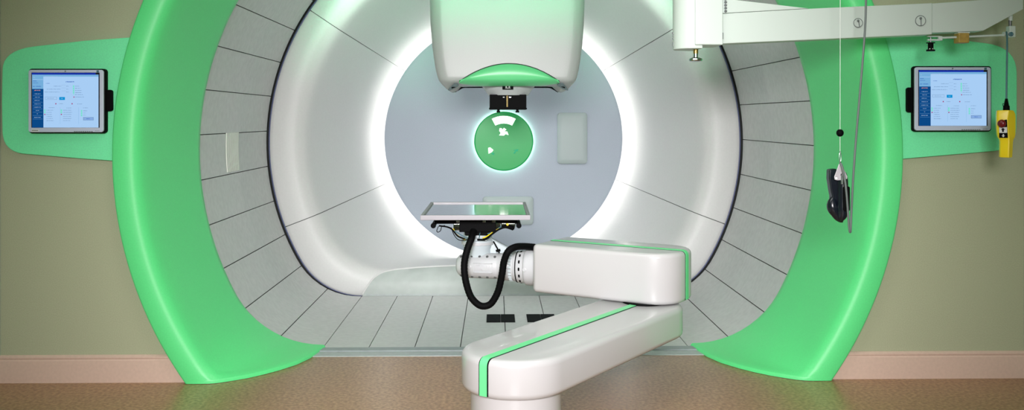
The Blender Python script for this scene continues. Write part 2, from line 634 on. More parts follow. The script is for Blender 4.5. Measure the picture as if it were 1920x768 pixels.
# seams between the mouldings, in degrees from straight down, anticlockwise
cuts = [0, 69.5, 124, 180, 236, 291, 360]
for a, b_ in zip(cuts, cuts[1:]):
    ia, ib = math.ceil(a), math.floor(b_)
    sub = []
    for Y, p in rings:
        def pt(deg):
            k = int(deg); t = deg - k
            return p[k] if t < 1e-6 else (p[k][0] + (p[k + 1][0] - p[k][0]) * t, p[k][1] + (p[k + 1][1] - p[k][1]) * t)
        g = math.degrees(.0024 / 1.5)
        q = [pt(a + g if a else 0)] + [p[k] for k in range(ia + (1 if ia - a < g else 0), ib + (0 if b_ - ib < g else 1))] + [pt(b_ - g if b_ < 360 else 360)]
        sub.append((Y, q))
    v_, f_ = loft(sub)
    o = mesh('funnel_panel', v_, f_, M['cone'], fun, auto=60)
# grey liner behind the joints
lin = [(Y + .02, [(AX + (x - AX) * 1.01, AZ + (z - AZ) * 1.01) for x, z in p]) for Y, p in rings[3:]]
v_, f_ = loft(lin)
mesh('joint_liner', v_, f_, mat('grey_joint', (.16, .17, .16), .7), fun)
# thin dark blue rolled edge, black gap beyond it
e0 = dpath(1.896, .56, -.002, 220)
MB().tube([(x, 7.408, z) for x, z in e0], .0048, 8).build('edge_trim', M['blue_edge'], fun)
g0_, g1_ = dpath(1.88, .55, -.02, 144), dpath(1.99, .6, -.10, 144)
v_, f_ = loft([(7.44, g0_), (7.44, g1_)], close=True)
mesh('gap_ring', v_, f_, M['dark'], fun)
# sloping cover plate where the moving floor tucks under the funnel
def lean(z): return 7.384 + .078 * (max(z, 0) / .2) ** 3.4


lo = []
for x, y in ((680, 551), (690, 535), (701, 521), (716, 511), (735, 506), (760, 503), (800, 500), (860, 497.5), (945, 497)):
    Y = 7.40
    for _ in range(6):
        p = at(x, y, Y); Y = lean(p.z)
    lo.append((p.x - AX, max(p.z, .001)))
top_ = spline([(x, 0, z) for x, z in lo], 6)
cols = [(p.x, p.z) for p in top_] + [(-p.x, p.z) for p in reversed(top_[:-1])]
vs, fs = [], []
NR = 6
for x, zt_ in cols:
    for k in range(NR + 1):
        z = zt_ * k / NR
        vs.append((AX + x, lean(z) - .006, z))
    vs.append((AX + x, lean(zt_) + .02, zt_))
    vs.append((AX + x, 7.52, 0))
R_ = NR + 3
for i in range(len(cols) - 1):
    for k in range(R_ - 1):
        fs.append((i * R_ + k, (i + 1) * R_ + k, (i + 1) * R_ + k + 1, i * R_ + k + 1))
mesh('ramp_plate', vs, fs, M['plate'], fun, label='flat grey cover plate above the moving floor', auto=40)
MB().tube([(AX + x, lean(z) - .004, z + .001) for x, z in cols], .007, 8).build('plate_rim', M['cone'], fun)
MB().box((AX - 1.12, 7.378, .0), (AX + 1.12, 7.390, .020)).build('plate_edge', M['threshold'], fun, bevel=.003)

# round back panel with its lights
BY = 8.85
bp_ = thing('back_panel', 'round blue-grey back panel edged by a bright white ring of light', 'back panel', (AX, BY, 0))
cb = (AX - .004, BY, AZ)
MB().lathe(cb, (0, 1, 0), [(0.0, 1.12), (0.0, 1.138), (.004, 1.145), (.010, 1.145), (.012, 1.12)], 128).build('disc', M['back'], bp_, auto=30)
ring = [(cb[0] + 1.134 * math.cos(2 * PI * i / 128), BY + .045, AZ + 1.134 * math.sin(2 * PI * i / 128)) for i in range(129)]
MB().tube(ring, .009, 8, cap=False).build('ring_light', glow('ring_light', (1, .98, .94), 21), bp_, label='white light tube hidden behind the rim')
MB().lathe((cb[0], BY + .2, AZ), (0, 1, 0), [(0, 1.19), (.02, 1.19)], 96).build('rear_plate', M['cone'], bp_)

DC = at(944.5, 264.5, BY - .05)
disc = thing('indicator_disc', 'glossy green round indicator disc with a pale halo on the back panel', 'indicator disc', (DC.x, BY - .05, DC.z))
DRad = .283
MB().lathe((DC.x, BY - .06, DC.z), (0, 1, 0), [(0, DRad * .96), (.003, DRad * .985), (.008, DRad), (.022, DRad)], 96).build('disc_face', M['disc'], disc, auto=5)
ring = [(DC.x + (DRad - .022) * math.cos(2 * PI * i / 96), BY - .022, DC.z + (DRad - .022) * math.sin(2 * PI * i / 96)) for i in range(97)]
MB().tube(ring, .006, 8, cap=False).build('halo_light', glow('halo_light', (.80, 1, .96), 26), disc)
MB().lathe((DC.x, BY - .04, DC.z), (0, 1, 0), [(0, DRad * .8), (.04, DRad * .8)], 48).build('mount', M['dark'], disc)
lit = glow('emissive_patch', (1, 1, .97), 2.2)  # emissive material for the arc and pale marks on the disc face
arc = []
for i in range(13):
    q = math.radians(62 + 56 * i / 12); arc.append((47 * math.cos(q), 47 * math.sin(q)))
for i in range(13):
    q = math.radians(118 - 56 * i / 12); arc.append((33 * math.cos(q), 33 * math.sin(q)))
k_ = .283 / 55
MB().prism([(DC.x + x * k_, BY - .0625, DC.z + z * k_) for x, z in arc], (0, .004, 0)).build('emissive_patch', lit, disc, smooth=False)


def sign(name, polys, m, parent, Y, label=None):
    mb = MB()
    for p in polys:
        mb.prism([at(x, y, Y) for x, y in p], (0, .002, 0))
    return mb.build(name, m, parent, smooth=False, label=label)


sign('emissive_mark', [[(937, 240), (941, 240.5), (941.5, 243.5), (945, 239.5), (949.5, 243), (944.5, 245.5), (951, 246.5), (953.5, 253), (948, 251), (944.5, 254), (936, 253.5), (939, 249), (936, 245)]], lit, disc, BY - .0625)
sign('emissive_mark', [[(915.5, 277), (919, 276), (925, 281), (922, 285), (916, 288)]], lit, disc, BY - .0625)
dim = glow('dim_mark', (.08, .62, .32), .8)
sign('dim_mark', [[(962, 281), (968, 280), (972, 279), (971, 284), (969, 283), (965, 288), (962, 287), (966, 283)]], dim, disc, BY - .0625)
sign('dim_mark', [[(921, 285), (927, 287), (926, 291), (922, 289)]], dim, disc, BY - .0625)


def cover(name, x0, y0, x1, y1, label):
    Y = BY
    a, b_ = at(x0, y1, Y - .01), at(x1, y0, Y - .01)
    t = thing(name, label, 'cover panel', ((a.x + b_.x) / 2, Y, a.z), 'cover panels on the round back panel')
    rings = []
    for dy, ins, r in ((0, 0, .03), (.018, 0, .03), (.026, .006, .03), (.030, .05, .01)):
        rings.append([(x, Y - dy, z) for x, z in rrect(a.x + ins, b_.x - ins, a.z + ins, b_.z - ins, r, 5)])
    n = len(rings[0])
    vs = [p for r in rings for p in r]
    fs = [(i * n + k, i * n + (k + 1) % n, (i + 1) * n + (k + 1) % n, (i + 1) * n + k) for i in range(3) for k in range(n)]
    fs.append(tuple(range(3 * n, 4 * n)))
    o = mesh('cover_plate', vs, fs, M['cover'], t, auto=60)
    return t


cover('wall_cover', 1045, 211, 1101, 307, 'upright grey rectangular cover to the right of the green indicator disc')
cover('wall_cover', 905, 368, 1000, 421, 'wide low grey cover partly hidden behind the steel treatment tray')

# ------------------------------------------------------------------ treatment nozzle
NY = 6.30
NX = at(951.5, 100, NY).x
noz = thing('treatment_nozzle', 'large white beam nozzle housing hanging from the top of the gantry', 'nozzle', (NX, 7.0, 1.6))


def nring(z, hw, yf, r, lift=0, n=10, nf=24):
    """horizontal section: rounded at the front; the middle of the front edge may sit higher"""
    out = []
    r = min(r, hw)
    yb = min(7.34, 6.80 + max(0, z - 1.70) * 2.2)

    def zz(x):
        t = (.375 - abs(x - NX)) / .05
        t = min(1, max(0, t))
        return z + lift * t * t * (3 - 2 * t)
    for i in range(n + 1):
        q = math.radians(0 - 90 * i / n)
        out.append((NX + hw - r + r * math.cos(q), yf + r + r * math.sin(q), z))
    for i in range(1, nf):
        x = NX + (hw - r) * (1 - 2 * i / nf)
        out.append((x, yf, zz(x)))
    for i in range(n + 1):
        q = math.radians(-90 - 90 * i / n)
        out.append((NX - hw + r + r * math.cos(q), yf + r + r * math.sin(q), z))
    for i in range(nf + 1):
        x = NX - (hw - r) * (1 - 2 * i / nf) if 0 < i < nf else NX - hw * (1 - 2 * i / nf)
        out.append((x, yb, zz(x)))
    return out


sec = [(3.03, .556, NY, .085), (2.60, .553, NY, .085), (2.235, .537, NY, .085), (2.08, .532, NY, .085), (1.94, .522, NY, .083), (1.83, .508, NY, .08), (1.76, .496, NY, .08), (1.71, .484, NY, .08), (1.69, .477, NY + .001, .078),
       (1.677, .470, NY + .008, .075, .0), (1.664, .460, NY + .03, .07, .003), (1.645, .444, NY + .07, .06, .009), (1.626, .425, NY + .11, .05, .022), (1.612, .405, NY + .145, .04, .034), (1.610, .395, NY + .16, .035, .036),
       (1.612, .38, NY + .175, .03, .034), (1.652, .36, NY + .20, .03, .004)]
rings_ = [nring(*s) for s in sec]
n = len(rings_[0])
vs = [p for r in rings_ for p in r]
fs = [(i * n + k, i * n + k + 1, (i + 1) * n + k + 1, (i + 1) * n + k) for i in range(len(rings_) - 1) for k in range(n - 1)]
fs += [(i * n + n - 1, i * n, (i + 1) * n, (i + 1) * n + n - 1) for i in range(len(rings_) - 1)]
fs += [tuple(range(n)), tuple(range(len(vs) - 1, len(vs) - n - 1, -1))]
mesh('shroud', vs, fs, M['shroud'], noz, auto=60)

# green lens-shaped cap across the lower front
NGU, capv, capf = 40, [], []
a0, b0 = at(861, 153, NY), at(1049, 153, NY)
top = at(955, 119.5, NY).z
for i in range(NGU + 1):
    u = i / NGU
    x = a0.x + (b0.x - a0.x) * u
    arch = a0.z + (top - a0.z) * (1 - (2 * u - 1) ** 2)
    low = min(1, 4.2 * min(u, 1 - u)) ** .6
    bot = 1.660 - .010 * low
    swell = math.sin(PI * u)
    rows = [(arch, NY + .004), (arch - .001, NY - .006), (arch - .006, NY - .014 * min(1, 6 * swell)),
            ((arch * .45 + 1.69 * .55), NY - .020 * min(1, 4 * swell) - .004), (min(1.690, arch - .007), NY - .022 * min(1, 4 * swell)), (min(1.676, arch - .010), NY - .014 * swell + .004), (1.664, NY + .02), (bot, NY + .05), (bot - .006 * low, NY + .10), (bot - .002, NY + .16), (1.67, NY + .18)]
    rows = [(z, y) for z, y in rows]
    capv += [(x, y, z) for z, y in rows]
nr = len(rows)
for i in range(NGU):
    for k in range(nr - 1):
        capf.append((i * nr + k, (i + 1) * nr + k, (i + 1) * nr + k + 1, i * nr + k + 1))
mesh('front_cap', capv, capf, M['stripe'], noz, label='green lens-shaped cap low on the front', auto=50)
edge = [(capv[i * nr][0], NY - .004, capv[i * nr][2] + .002) for i in range(NGU + 1)]
MB().tube(edge, .0028, 6).build('cap_seam', M['dark'], noz)

# round throat below, black collimator box and its pins
SY = 6.62
sx = at(953, 170, SY).x
zt, zb = 1.665, at(953, 178, SY - .14).z
MB().lathe((sx, SY, 0), (0, 0, 1), [(zt + .03, .205), (zt, .200), (zb + .012, .150), (zb, .142), (zb - .002, .12)], 48).build('throat', M['robot'], noz, auto=30)
p0, p1 = at(942, 156.5, SY - .19), at(962.5, 167.5, SY - .19)
dsp = MB().box((p0.x, SY - .192, p1.z), (p1.x, SY - .14, p0.z)).build('display', M['rubber'], noz, bevel=.002)
k = (p1.x - p0.x)
for f0, f1 in ((.28, .42), (.56, .70)):
    MB().box((p0.x + k * f0, SY - .1945, p1.z + .012), (p0.x + k * f1, SY - .19, p1.z + .026)).build('display_light', glow('display_light', (.8, .85, .8), .55), dsp)
MB().box((p0.x + k * .26, SY - .194, p1.z + .007), (p0.x + k * .74, SY - .19, p1.z + .010)).build('display_line', M['label_white'], dsp)
q0, q1 = at(918, 177, SY - .12), at(987, 205, SY - .12)
box = MB().box((q0.x, SY - .12, q1.z + .006), (q1.x, SY + .12, zb + .004)).box((q0.x - .004, SY - .124, q1.z), (q1.x + .004, SY + .124, q1.z + .012)).build('collimator_box', M['rubber'], noz, bevel=.003)
g0 = at(951, 180, SY - .13)
MB().box((g0.x - .005, SY - .127, at(0, 200, SY - .13).z), (g0.x + .005, SY - .121, zb - .004)).build('brass_rail', M['ochre'], box, label='brass rail on the black box')
for px in (945, 957):
    g = at(px, 182, SY - .13)
    MB().box((g.x - .008, SY - .128, g.z - .003), (g.x + .004, SY - .121, g.z + .003)).build('clip', M['chrome'] if px == 957 else M['robot'], box)
for px in (934.5, 970):
    g = at(px, 205, SY - .1)
    MB().cyl((g.x, SY - .1, g.z + .01), (g.x, SY - .1, g.z - .012), .009, n=12).cyl((g.x, SY - .1, g.z - .010), (g.x, SY - .1, g.z - .022), .013, n=12).build('guide_pin', M['rubber'], box)
# corner sensors
for sgn, tri in ((-1, [(840, 169), (851, 157), (858, 157.5), (860, 161), (852, 166), (842, 170.5)]), (1, [(1066, 168.5), (1056, 156.5), (1049, 156.5), (1044, 160), (1054, 166.5), (1064, 170)])):
    pts = []
    for x, y in tri:
        Y = NY + .05
        for _ in range(6):
            p = at(x, y, Y); Y = NY + .018 + max(0, 1.664 - p.z) * 2.1
        pts.append(at(x, y, Y - .012))
    s_ = MB().prism(pts, (0, .022, .006)).build('corner_sensor', mat('sensor_grey', (.16, .22, .24), .4), noz, bevel=.002)
    cx = sum(p.x for p in pts) / 6; cz = sum(p.z for p in pts) / 6; cy = sum(p.y for p in pts) / 6 - .014
    MB().cyl((cx - .014, cy + .012, cz - sgn * -.005), (cx + .014, cy + .012, cz + sgn * -.005), .004, n=8).build('sensor_slot', M['rubber'], s_)

# ------------------------------------------------------------------ robotic patient positioner
C1, C2 = Vector((.083, 3.82)), Vector((.735, 4.72))
pos = thing('patient_positioner', 'white two-arm robotic patient positioner with green stripes carrying a steel tray', 'robotic positioner', (C1.x, C1.y, 0))
MB().lathe((C1.x, C1.y, 0), (0, 0, 1), [(0, .235), (.02, .235), (.03, .225), (.035, .188), (.33, .188)], 64).build('pedestal', M['white'], pos, auto=30)
MB().lathe((C1.x, C1.y, 0), (0, 0, 1), [(.0, .26), (.012, .26), (.014, .25), (.014, .05)], 64).build('pedestal_flange', M['threshold'], pos, auto=30)


def stadium(a, b_, ra, rb, n=20):
    d = (b_ - a).normalized()
    nn = Vector((-d.y, d.x))
    out = []
    for i in range(n + 1):
        q = PI / 2 + PI * i / n
        out.append(a + (d * math.cos(q) + nn * math.sin(q)) * ra)
    for i in range(n + 1):
        q = -PI / 2 + PI * i / n
        out.append(b_ + (d * math.cos(q) + nn * math.sin(q)) * rb)
    return out


def body(name, outl, z0, z1, m, parent, r, seg=5, smallr=None):
    """vertical prism with rounded upper and lower rims"""
    n = len(outl)
    cen = sum((p for p in outl), Vector((0, 0))) / n
    rings = []

    def off(d):
        res = []
        for i in range(n):
            p0_, p_, p1_ = outl[i - 1], outl[i], outl[(i + 1) % n]
            t = ((p_ - p0_).normalized() + (p1_ - p_).normalized()).normalized()
            nn = Vector((-t.y, t.x))
            res.append(p_ + nn * d)
        return res
    sgn = 1
    t0 = off(.01)
    if (t0[0] - cen).length > (outl[0] - cen).length: sgn = -1
    for i in range(seg + 1):
        q = PI / 2 * i / seg
        rings.append((z0 + r * (1 - math.sin(q)), off(sgn * r * (1 - math.cos(q)))))
    rings = rings[::-1]
    for i in range(seg + 1):
        q = PI / 2 * i / seg
        rings.append((z1 - r * (1 - math.sin(q)), off(sgn * r * (1 - math.cos(q)))))
    vs = [(p.x, p.y, z) for z, R_ in rings for p in R_]
    fs = [(i * n + k, i * n + (k + 1) % n, (i + 1) * n + (k + 1) % n, (i + 1) * n + k) for i in range(len(rings) - 1) for k in range(n)]
    fs += [tuple(range(n)), tuple(range(len(vs) - 1, len(vs) - n - 1, -1))]
    return mesh(name, vs, fs, m, parent, auto=60)


def ribbon(name, path, side, wdt, th, m, parent, label=None):
    """flat band along a 3-D path; side = horizontal unit vector across the band"""
    P_ = [Vector(p) for p in path]
    vs, fs = [], []
    for i, p in enumerate(P_):
        t = (P_[min(i + 1, len(P_) - 1)] - P_[max(i - 1, 0)]).normalized()
        nn = t.cross(side).normalized()
        for a, b2 in ((-1, 0), (1, 0), (1, 1), (-1, 1)):
            vs.append(p + side * (a * wdt / 2) + nn * (b2 * th) - nn * .001)
    for i in range(len(P_) - 1):
        for k in range(4):
            fs.append((i * 4 + k, i * 4 + (k + 1) % 4, i * 4 + 4 + (k + 1) % 4, i * 4 + 4 + k))
    fs += [(0, 1, 2, 3), tuple(range(len(vs) - 1, len(vs) - 5, -1))]
    return mesh(name, vs, fs, m, parent, label=label, auto=30)


def arm_stripe(start, end, z0, z1, r, parent, start_wrap):
    """band along the top from start to end; wraps down the side at start"""
    d = (end - start).normalized()
    side = Vector((-d.y, d.x, 0))
    path = []
    path.append((start.x, start.y, z0 + .012))
    path.append((start.x, start.y, z0 + (z1 - z0) * .5))
    path.append((start.x, start.y, z1 - r))
    for i in range(1, 7):
        q = PI / 2 * i / 6
        p = start + d * (r * (1 - math.cos(q)))
        path.append((p.x, p.y, z1 - r + r * math.sin(q)))
    path.append((end.x, end.y, z1))
    # find the outward side of the band
    P_ = [Vector(p) for p in path]
    t = (P_[-1] - P_[-2]).normalized()
    if t.cross(side).z < 0: side = -side
    ribbon('groove', [p + Vector((0, 0, 0)) for p in P_], side, .046, .0022, M['rubber'], parent)
    ribbon('stripe', P_, side, .036, .0045, M['stripe'], parent, label='green stripe')


Dl = (C2 - C1).normalized()
LZ0, LZ1 = .312, .470
la = body('lower_arm', stadium(C1, C2, .226, .222), LZ0, LZ1, M['white'], pos, .028)
arm_stripe(C1 - Dl * .226, C2, LZ0, LZ1, .028, la, True)

R2, L2 = Vector((.985, 4.735)), Vector((.300, 5.172))
Du = (L2 - R2).normalized()
Nu = Vector((-Du.y, Du.x))
UZ0, UZ1 = .475, .737
HW = .20


def rounded_plan(a, b_, hw, ra, rb, n=10):
    """box plan between end points a and b, corner radii ra at a, rb at b"""
    d = (b_ - a).normalized(); nn = Vector((-d.y, d.x)); L = (b_ - a).length
    out = []
    for cx, cy, q0, r in ((L - rb, hw - rb, 0, rb), (ra, hw - ra, 90, ra), (ra, -hw + ra, 180, ra), (L - rb, -hw + rb, 270, rb)):
        for i in range(n + 1):
            q = math.radians(q0 + 90 * i / n)
            p = (cx + r * math.cos(q), cy + r * math.sin(q))
            out.append(a + d * p[0] + nn * p[1])
    return out


ua = body('upper_arm', rounded_plan(R2, L2, HW, .165, .03), UZ0, UZ1, M['white'], pos, .024)
arm_stripe(R2, L2 - Du * .02, UZ0, UZ1, .024, ua, True)
pv = C2 + Vector((.03, .03))
MB().lathe((pv.x, pv.y, 0), (0, 0, 1), [(LZ1 - .002, .11), (UZ0 + .003, .11)], 48).build('elbow_joint', M['rubber'], pos)
g = at(1057, 552, 5.05)
MB().box((g.x - .02, 5.03, UZ0 - .022), (g.x + .025, 5.08, UZ0 + .004)).build('lower_bracket', M['grey_cable'], ua, bevel=.004)

# wrist: turned flange at the arm, bolted drum-shaped housing, upright joint
WZ = .583
A_ = Vector((.33, 5.16, WZ)); B_ = Vector((-.215, 5.30, WZ - .004))
wd = (B_ - A_).normalized()
fl_ = MB().lathe(A_, wd, [(-.02, .104), (.150, .104), (.160, .102), (.165, .098), (.168, .092), (.206, .089), (.210, .085), (.226, .083), (.229, .080), (.238, .080), (.241, .074), (.27, .072)], 48).build('wrist_flange', M['robot'], pos, auto=35)
MB().lathe(A_ + wd * .2085, wd, [(0, .0895), (.005, .0885)], 48).build('seal_ring', M['rubber'], fl_)
wu = Vector((0, 0, 1)); wv = wd.cross(wu).normalized(); wu = wv.cross(wd).normalized()
for k in range(14):
    q = 2 * PI * (k + .5) / 14
    rr = wu * math.cos(q) + wv * math.sin(q)
    if rr.y > .35: continue
    tt = wu * -math.sin(q) + wv * math.cos(q)
    c = A_ + wd * .188 + rr * .0905
    MB().prism([c + tt * (.0095 * a) + wd * (.0048 * b3) - rr * .004 for a, b3 in ((1, .4), (.7, 1), (-.7, 1), (-1, .4), (-1, -.4), (-.7, -1), (.7, -1), (1, -.4))], rr * .0052).build('slot', M['rubber'], fl_, smooth=False)
for k in range(24):
    q = 2 * PI * (k + .25) / 24
    rr = wu * math.cos(q) + wv * math.sin(q)
    if rr.y > .3: continue
    c = A_ + wd * .246 + rr * .0775
    MB().cyl(c - wd * .010, c + wd * .008, .0062, n=8).build('flange_bolt', M['robot_blue'], fl_)
hs = MB().lathe(A_, wd, [(.24, .070), (.265, .080), (.285, .080), (.31, .074), (.34, .070), (.50, .069), (.53, .067), (.555, .058), (.566, .045), (.57, .0)], 40).build('wrist_housing', M['robot'], pos, auto=50)
MB().lathe(A_ + Vector((0, 0, .0)), wd, [(.318, .0715), (.322, .0725), (.500, .0725), (.504, .0715)], 40).build('service_band', M['robot'], hs, auto=25)
for s_, qs in ((.335, (.62, -.62)), (.38, (.62, -.62)), (.425, (.62, -.62)), (.47, (.62, -.62)), (.535, (.6, -.6))):
    for q in qs:
        ang_ = PI / 2 - q * 1.1 if q > 0 else -PI / 2 - q * 1.1
        rr = wu * math.sin(ang_) + Vector((0, -1, 0)) * math.cos(ang_)
        rr = (rr - wd * rr.dot(wd)).normalized()
        c = A_ + wd * s_ + rr * (.0725 if s_ < .52 else .066)
        MB().cyl(c - rr * .004, c + rr * .004, .0075, n=10).cyl(c + rr * .003, c + rr * .006, .0045, n=6).build('bolt', M['bolt'], hs)
fr = Vector((0, -1, 0)); fr = (fr - wd * fr.dot(wd)).normalized()
for s_ in (.478,):
    c = A_ + wd * s_ + fr * .0725
    MB().lathe(c - fr * .003, fr, [(0, .011), (.005, .011), (.006, .008), (.004, .007), (.004, .003), (.007, .003), (.007, 0)], 20).build('plug', M['robot'], hs)
c = A_ + wd * .152 + fr * .104
MB().lathe(c - fr * .003, fr, [(0, .011), (.005, .011), (.006, .008), (.004, .007), (.004, .003), (.007, .003), (.007, 0)], 20).build('plug', M['robot'], fl_)
# raised cast plaque, its marks worn beyond reading
mb = MB()
for s0, s1, z0, z1 in ((.345, .455, .022, .025), (.345, .455, -.030, -.027), (.452, .455, -.030, .025), (.345, .348, -.030, .025), (.36, .363, -.015, .014), (.375, .378, -.015, .014), (.392, .407, -.015, -.012), (.392, .407, .011, .014), (.404, .407, -.015, .014), (.42, .423, -.015, .014), (.434, .437, -.015, .014), (.42, .437, .011, .014)):
    q0 = A_ + wd * s0 + fr * .071; q1 = A_ + wd * s1 + fr * .071
    mb.add([(q0.x, q0.y - .0035, q0.z + z0), (q1.x, q1.y - .0035, q1.z + z0), (q1.x, q1.y - .0035, q1.z + z1), (q0.x, q0.y - .0035, q0.z + z1),
            (q0.x, q0.y + .01, q0.z + z0), (q1.x, q1.y + .01, q1.z + z0), (q1.x, q1.y + .01, q1.z + z1), (q0.x, q0.y + .01, q0.z + z1)],
           [(0, 1, 2, 3), (4, 7, 6, 5), (0, 4, 5, 1), (1, 5, 6, 2), (2, 6, 7, 3), (3, 7, 4, 0)])
mb.build('cast_plaque', M['robot'], hs, smooth=False)

JX, JY = at(896, 455, 5.30).x, 5.30
jt = MB().lathe((JX, JY, 0), (0, 0, 1), [(WZ + .03, .078), (.672, .078), (.680, .082), (.70, .086), (.704, .092), (.724, .092), (.727, .084), (.77, .080)], 36).build('upright_joint', M['robot_blue'], pos, auto=30)
MB().lathe((JX, JY, 0), (0, 0, 1), [(.700, .094), (.716, .094)], 36).build('joint_collar', M['robot'], jt, auto=30)
# gusset that leans from the joint to the flange
w0 = at(925, 445, 5.30); w1 = at(962, 470, 5.30)
MB().prism([(JX + .03, JY - .03, .74), (JX + .075, JY - .03, .735), (w1.x + .02, JY - .03, .655), (w1.x + .03, JY - .03, .60), (JX, JY - .03, .60)], (0, .07, 0)).build('joint_gusset', M['robot_blue'], pos, bevel=.012)
MB().tube([at(925, 452, 5.24), at(933, 466, 5.24), at(936, 474, 5.24)], .004, 8).cyl(at(930, 470, 5.24), at(938, 468, 5.24), .007, n=8).build('lever', M['rubber'], jt)

# black mounting head with clutter of wires
bl, br_ = at(812, 414, 5.28), at(973, 414, 5.28)
TZ = .865
hd = MB()
hd.box((bl.x + .012, 5.22, at(0, 420, 5.25).z), (br_.x - .010, 5.34, TZ))
x0, x1 = at(862, 0, 5.25).x, at(930, 0, 5.25).x
hd.box((x0, 5.18, at(0, 436, 5.2).z), (x1, 5.42, TZ))
hd.box((x0 + .03, 5.2, at(0, 443, 5.2).z), (x1 - .03, 5.40, TZ - .03))
hdo = hd.build('mounting_head', M['rubber'], pos, bevel=.004)
for px in (813.5, 972.5):
    g = at(px, 421, 5.22)
    MB().cyl((g.x, 5.18, g.z), (g.x, 5.38, g.z), .013, n=16).cyl((g.x, 5.172, g.z), (g.x, 5.182, g.z), .015, n=16).build('grip_rod', M['rubber'], hdo)
for px, w_ in ((859, .02), (908, .018), (926, .02)):
    g = at(px, 412, 5.2)
    MB().box((g.x - w_ / 2, 5.17, TZ - .028), (g.x + w_ / 2, 5.20, TZ)).build('clamp_block', M['steel'], hdo, bevel=.002)
for (xa, ya, xb, yb) in ((850, 419, 864, 432), (920, 417, 938, 430), (940, 418, 966, 427)):
    a, b2 = at(xa, yb, 5.22), at(xb, ya, 5.22)
    MB().box((a.x, 5.22, a.z), (b2.x, 5.26, b2.z)).build('connector', M['steel'], hdo, bevel=.003)
g = at(951.5, 420.5, 5.2)
MB().ball(g, .006, 12).build('amber_lamp', glow('amber_lamp', (1, .62, .05), 3), hdo, label='small amber indicator light')
wires = [
    ([(823, 423), (838, 425), (848, 430), (858, 442), (872, 448)], .0045, 'rubber'),
    ([(822, 424), (819, 432), (821, 435), (826, 432), (828, 425), (834, 422)], .0022, 'rubber'),
    ([(849, 428), (855, 438), (864, 445), (872, 449)], .003, 'yellow'),
    ([(846, 426), (852, 441), (862, 450), (880, 448)], .0022, 'rubber'),
    ([(852, 432), (866, 441), (878, 446)], .003, 'blue_cable'),
    ([(962, 430), (948, 426), (935, 430), (922, 439), (910, 448), (895, 449)], .0055, 'rubber'),
    ([(936, 428), (924, 435), (912, 443), (905, 446)], .0035, 'yellow'),
    ([(940, 424), (926, 434), (914, 438)], .003, 'blue_cable'),
    ([(964, 428), (955, 426), (945, 425)], .0075, 'rubber'),
    ([(902, 424), (900, 436), (898, 446)], .002, 'blue_cable'),
    ([(884, 449), (894, 445), (906, 448), (912, 451)], .004, 'robot_blue'),
]
for pts, r, m_ in wires:
    MB().tube(spline([at(x, y, 5.19 + .012 * math.sin(x)) for x, y in pts], 5), r, 8).build('wire', M[m_], hdo)

# steel tray
TY0, TY1 = 5.02, 5.82
a, b2 = at(788, 411, TY0), at(994.5, 403, TY0)
tx0, tx1, tz0, tz1 = a.x, b2.x, a.z, b2.z
tl, tr_ = at(806, 378, TY1).x, at(989, 378, TY1).x
tray = MB()
tz1 = max(tz1, TZ + .02)


def quadbox(mb, c4, z0, z1, m=0):
    vs = [(x, y, z0) for x, y in c4] + [(x, y, z1) for x, y in c4]
    return mb.add(vs, [(0, 3, 2, 1), (4, 5, 6, 7), (0, 1, 5, 4), (1, 2, 6, 5), (2, 3, 7, 6), (3, 0, 4, 7)], m)


TZb = TZ
quadbox(tray, [(tx0 + .002, TY0 + .002), (tx1 - .002, TY0 + .002), (tx1 - .002, TY1 - .002), (tx0 + .002, TY1 - .002)], TZb + .0015, tz1 - .008)
tro = tray.build('steel_tray', M['steel'], pos, smooth=False, label='shallow steel tray')
rimb = MB()
rw = .018
rimb.box((tx0, TY0, TZb + .001), (tx1, TY0 + rw, tz1)).box((tx0, TY1 - rw, TZb + .001), (tx1, TY1, tz1))
rimb.box((tx0, TY0 + rw, TZb + .001), (tx0 + rw, TY1 - rw, tz1)).box((tx1 - rw, TY0 + rw, TZb + .001), (tx1, TY1 - rw, tz1))
rimb.build('tray_rim', mat('satin_steel', (.28, .27, .29), .45, metal=.15), tro, bevel=.002)

# black corrugated hose
hp = [at(888, 432, 5.16), at(884, 446, 5.12), at(876, 468, 5.10), at(870.5, 495, 5.09), at(873, 525, 5.08), at(882, 554, 5.08), at(896, 570, 5.08), at(909, 573.5, 5.08), at(922, 567, 5.08), at(934, 545, 5.07),
      at(941, 515, 5.05), at(945, 490, 5.04), at(953, 471, 5.03), at(966, 463, 5.05), at(982, 461.5, 5.10), at(1003, 463, 5.16)]
sp = spline(hp, 10)
MB().tube(sp, [.0185 + (.0012 if i % 2 else 0) for i in range(len(sp))], 16).build('hose', M['rubber'], pos, label='thick black hose looping below the wrist')

# black inserts in the moving floor
for px0, px1, lab in ((912, 966, 'square black floor insert below the hanging hose loop'), (989, 1043, 'square black floor insert partly behind the lower arm')):
    ya, yb = CAMH * F / (604 - HZ), CAMH * F / (590 - HZ)
    xa, xb = at(px0, 604, ya).x, at(px1, 604, ya).x
    o = thing('floor_insert', lab, 'floor insert', ((xa + xb) / 2, ya, 0), 'black inserts in the moving floor')
    xm = (xa + xb) / 2
    MB().box((xa, ya, .0005), (xm - .001, yb, .006)).box((xm + .001, ya, .0005), (xb, yb, .006)).build('insert_plate', M['rubber'], o, bevel=.001)


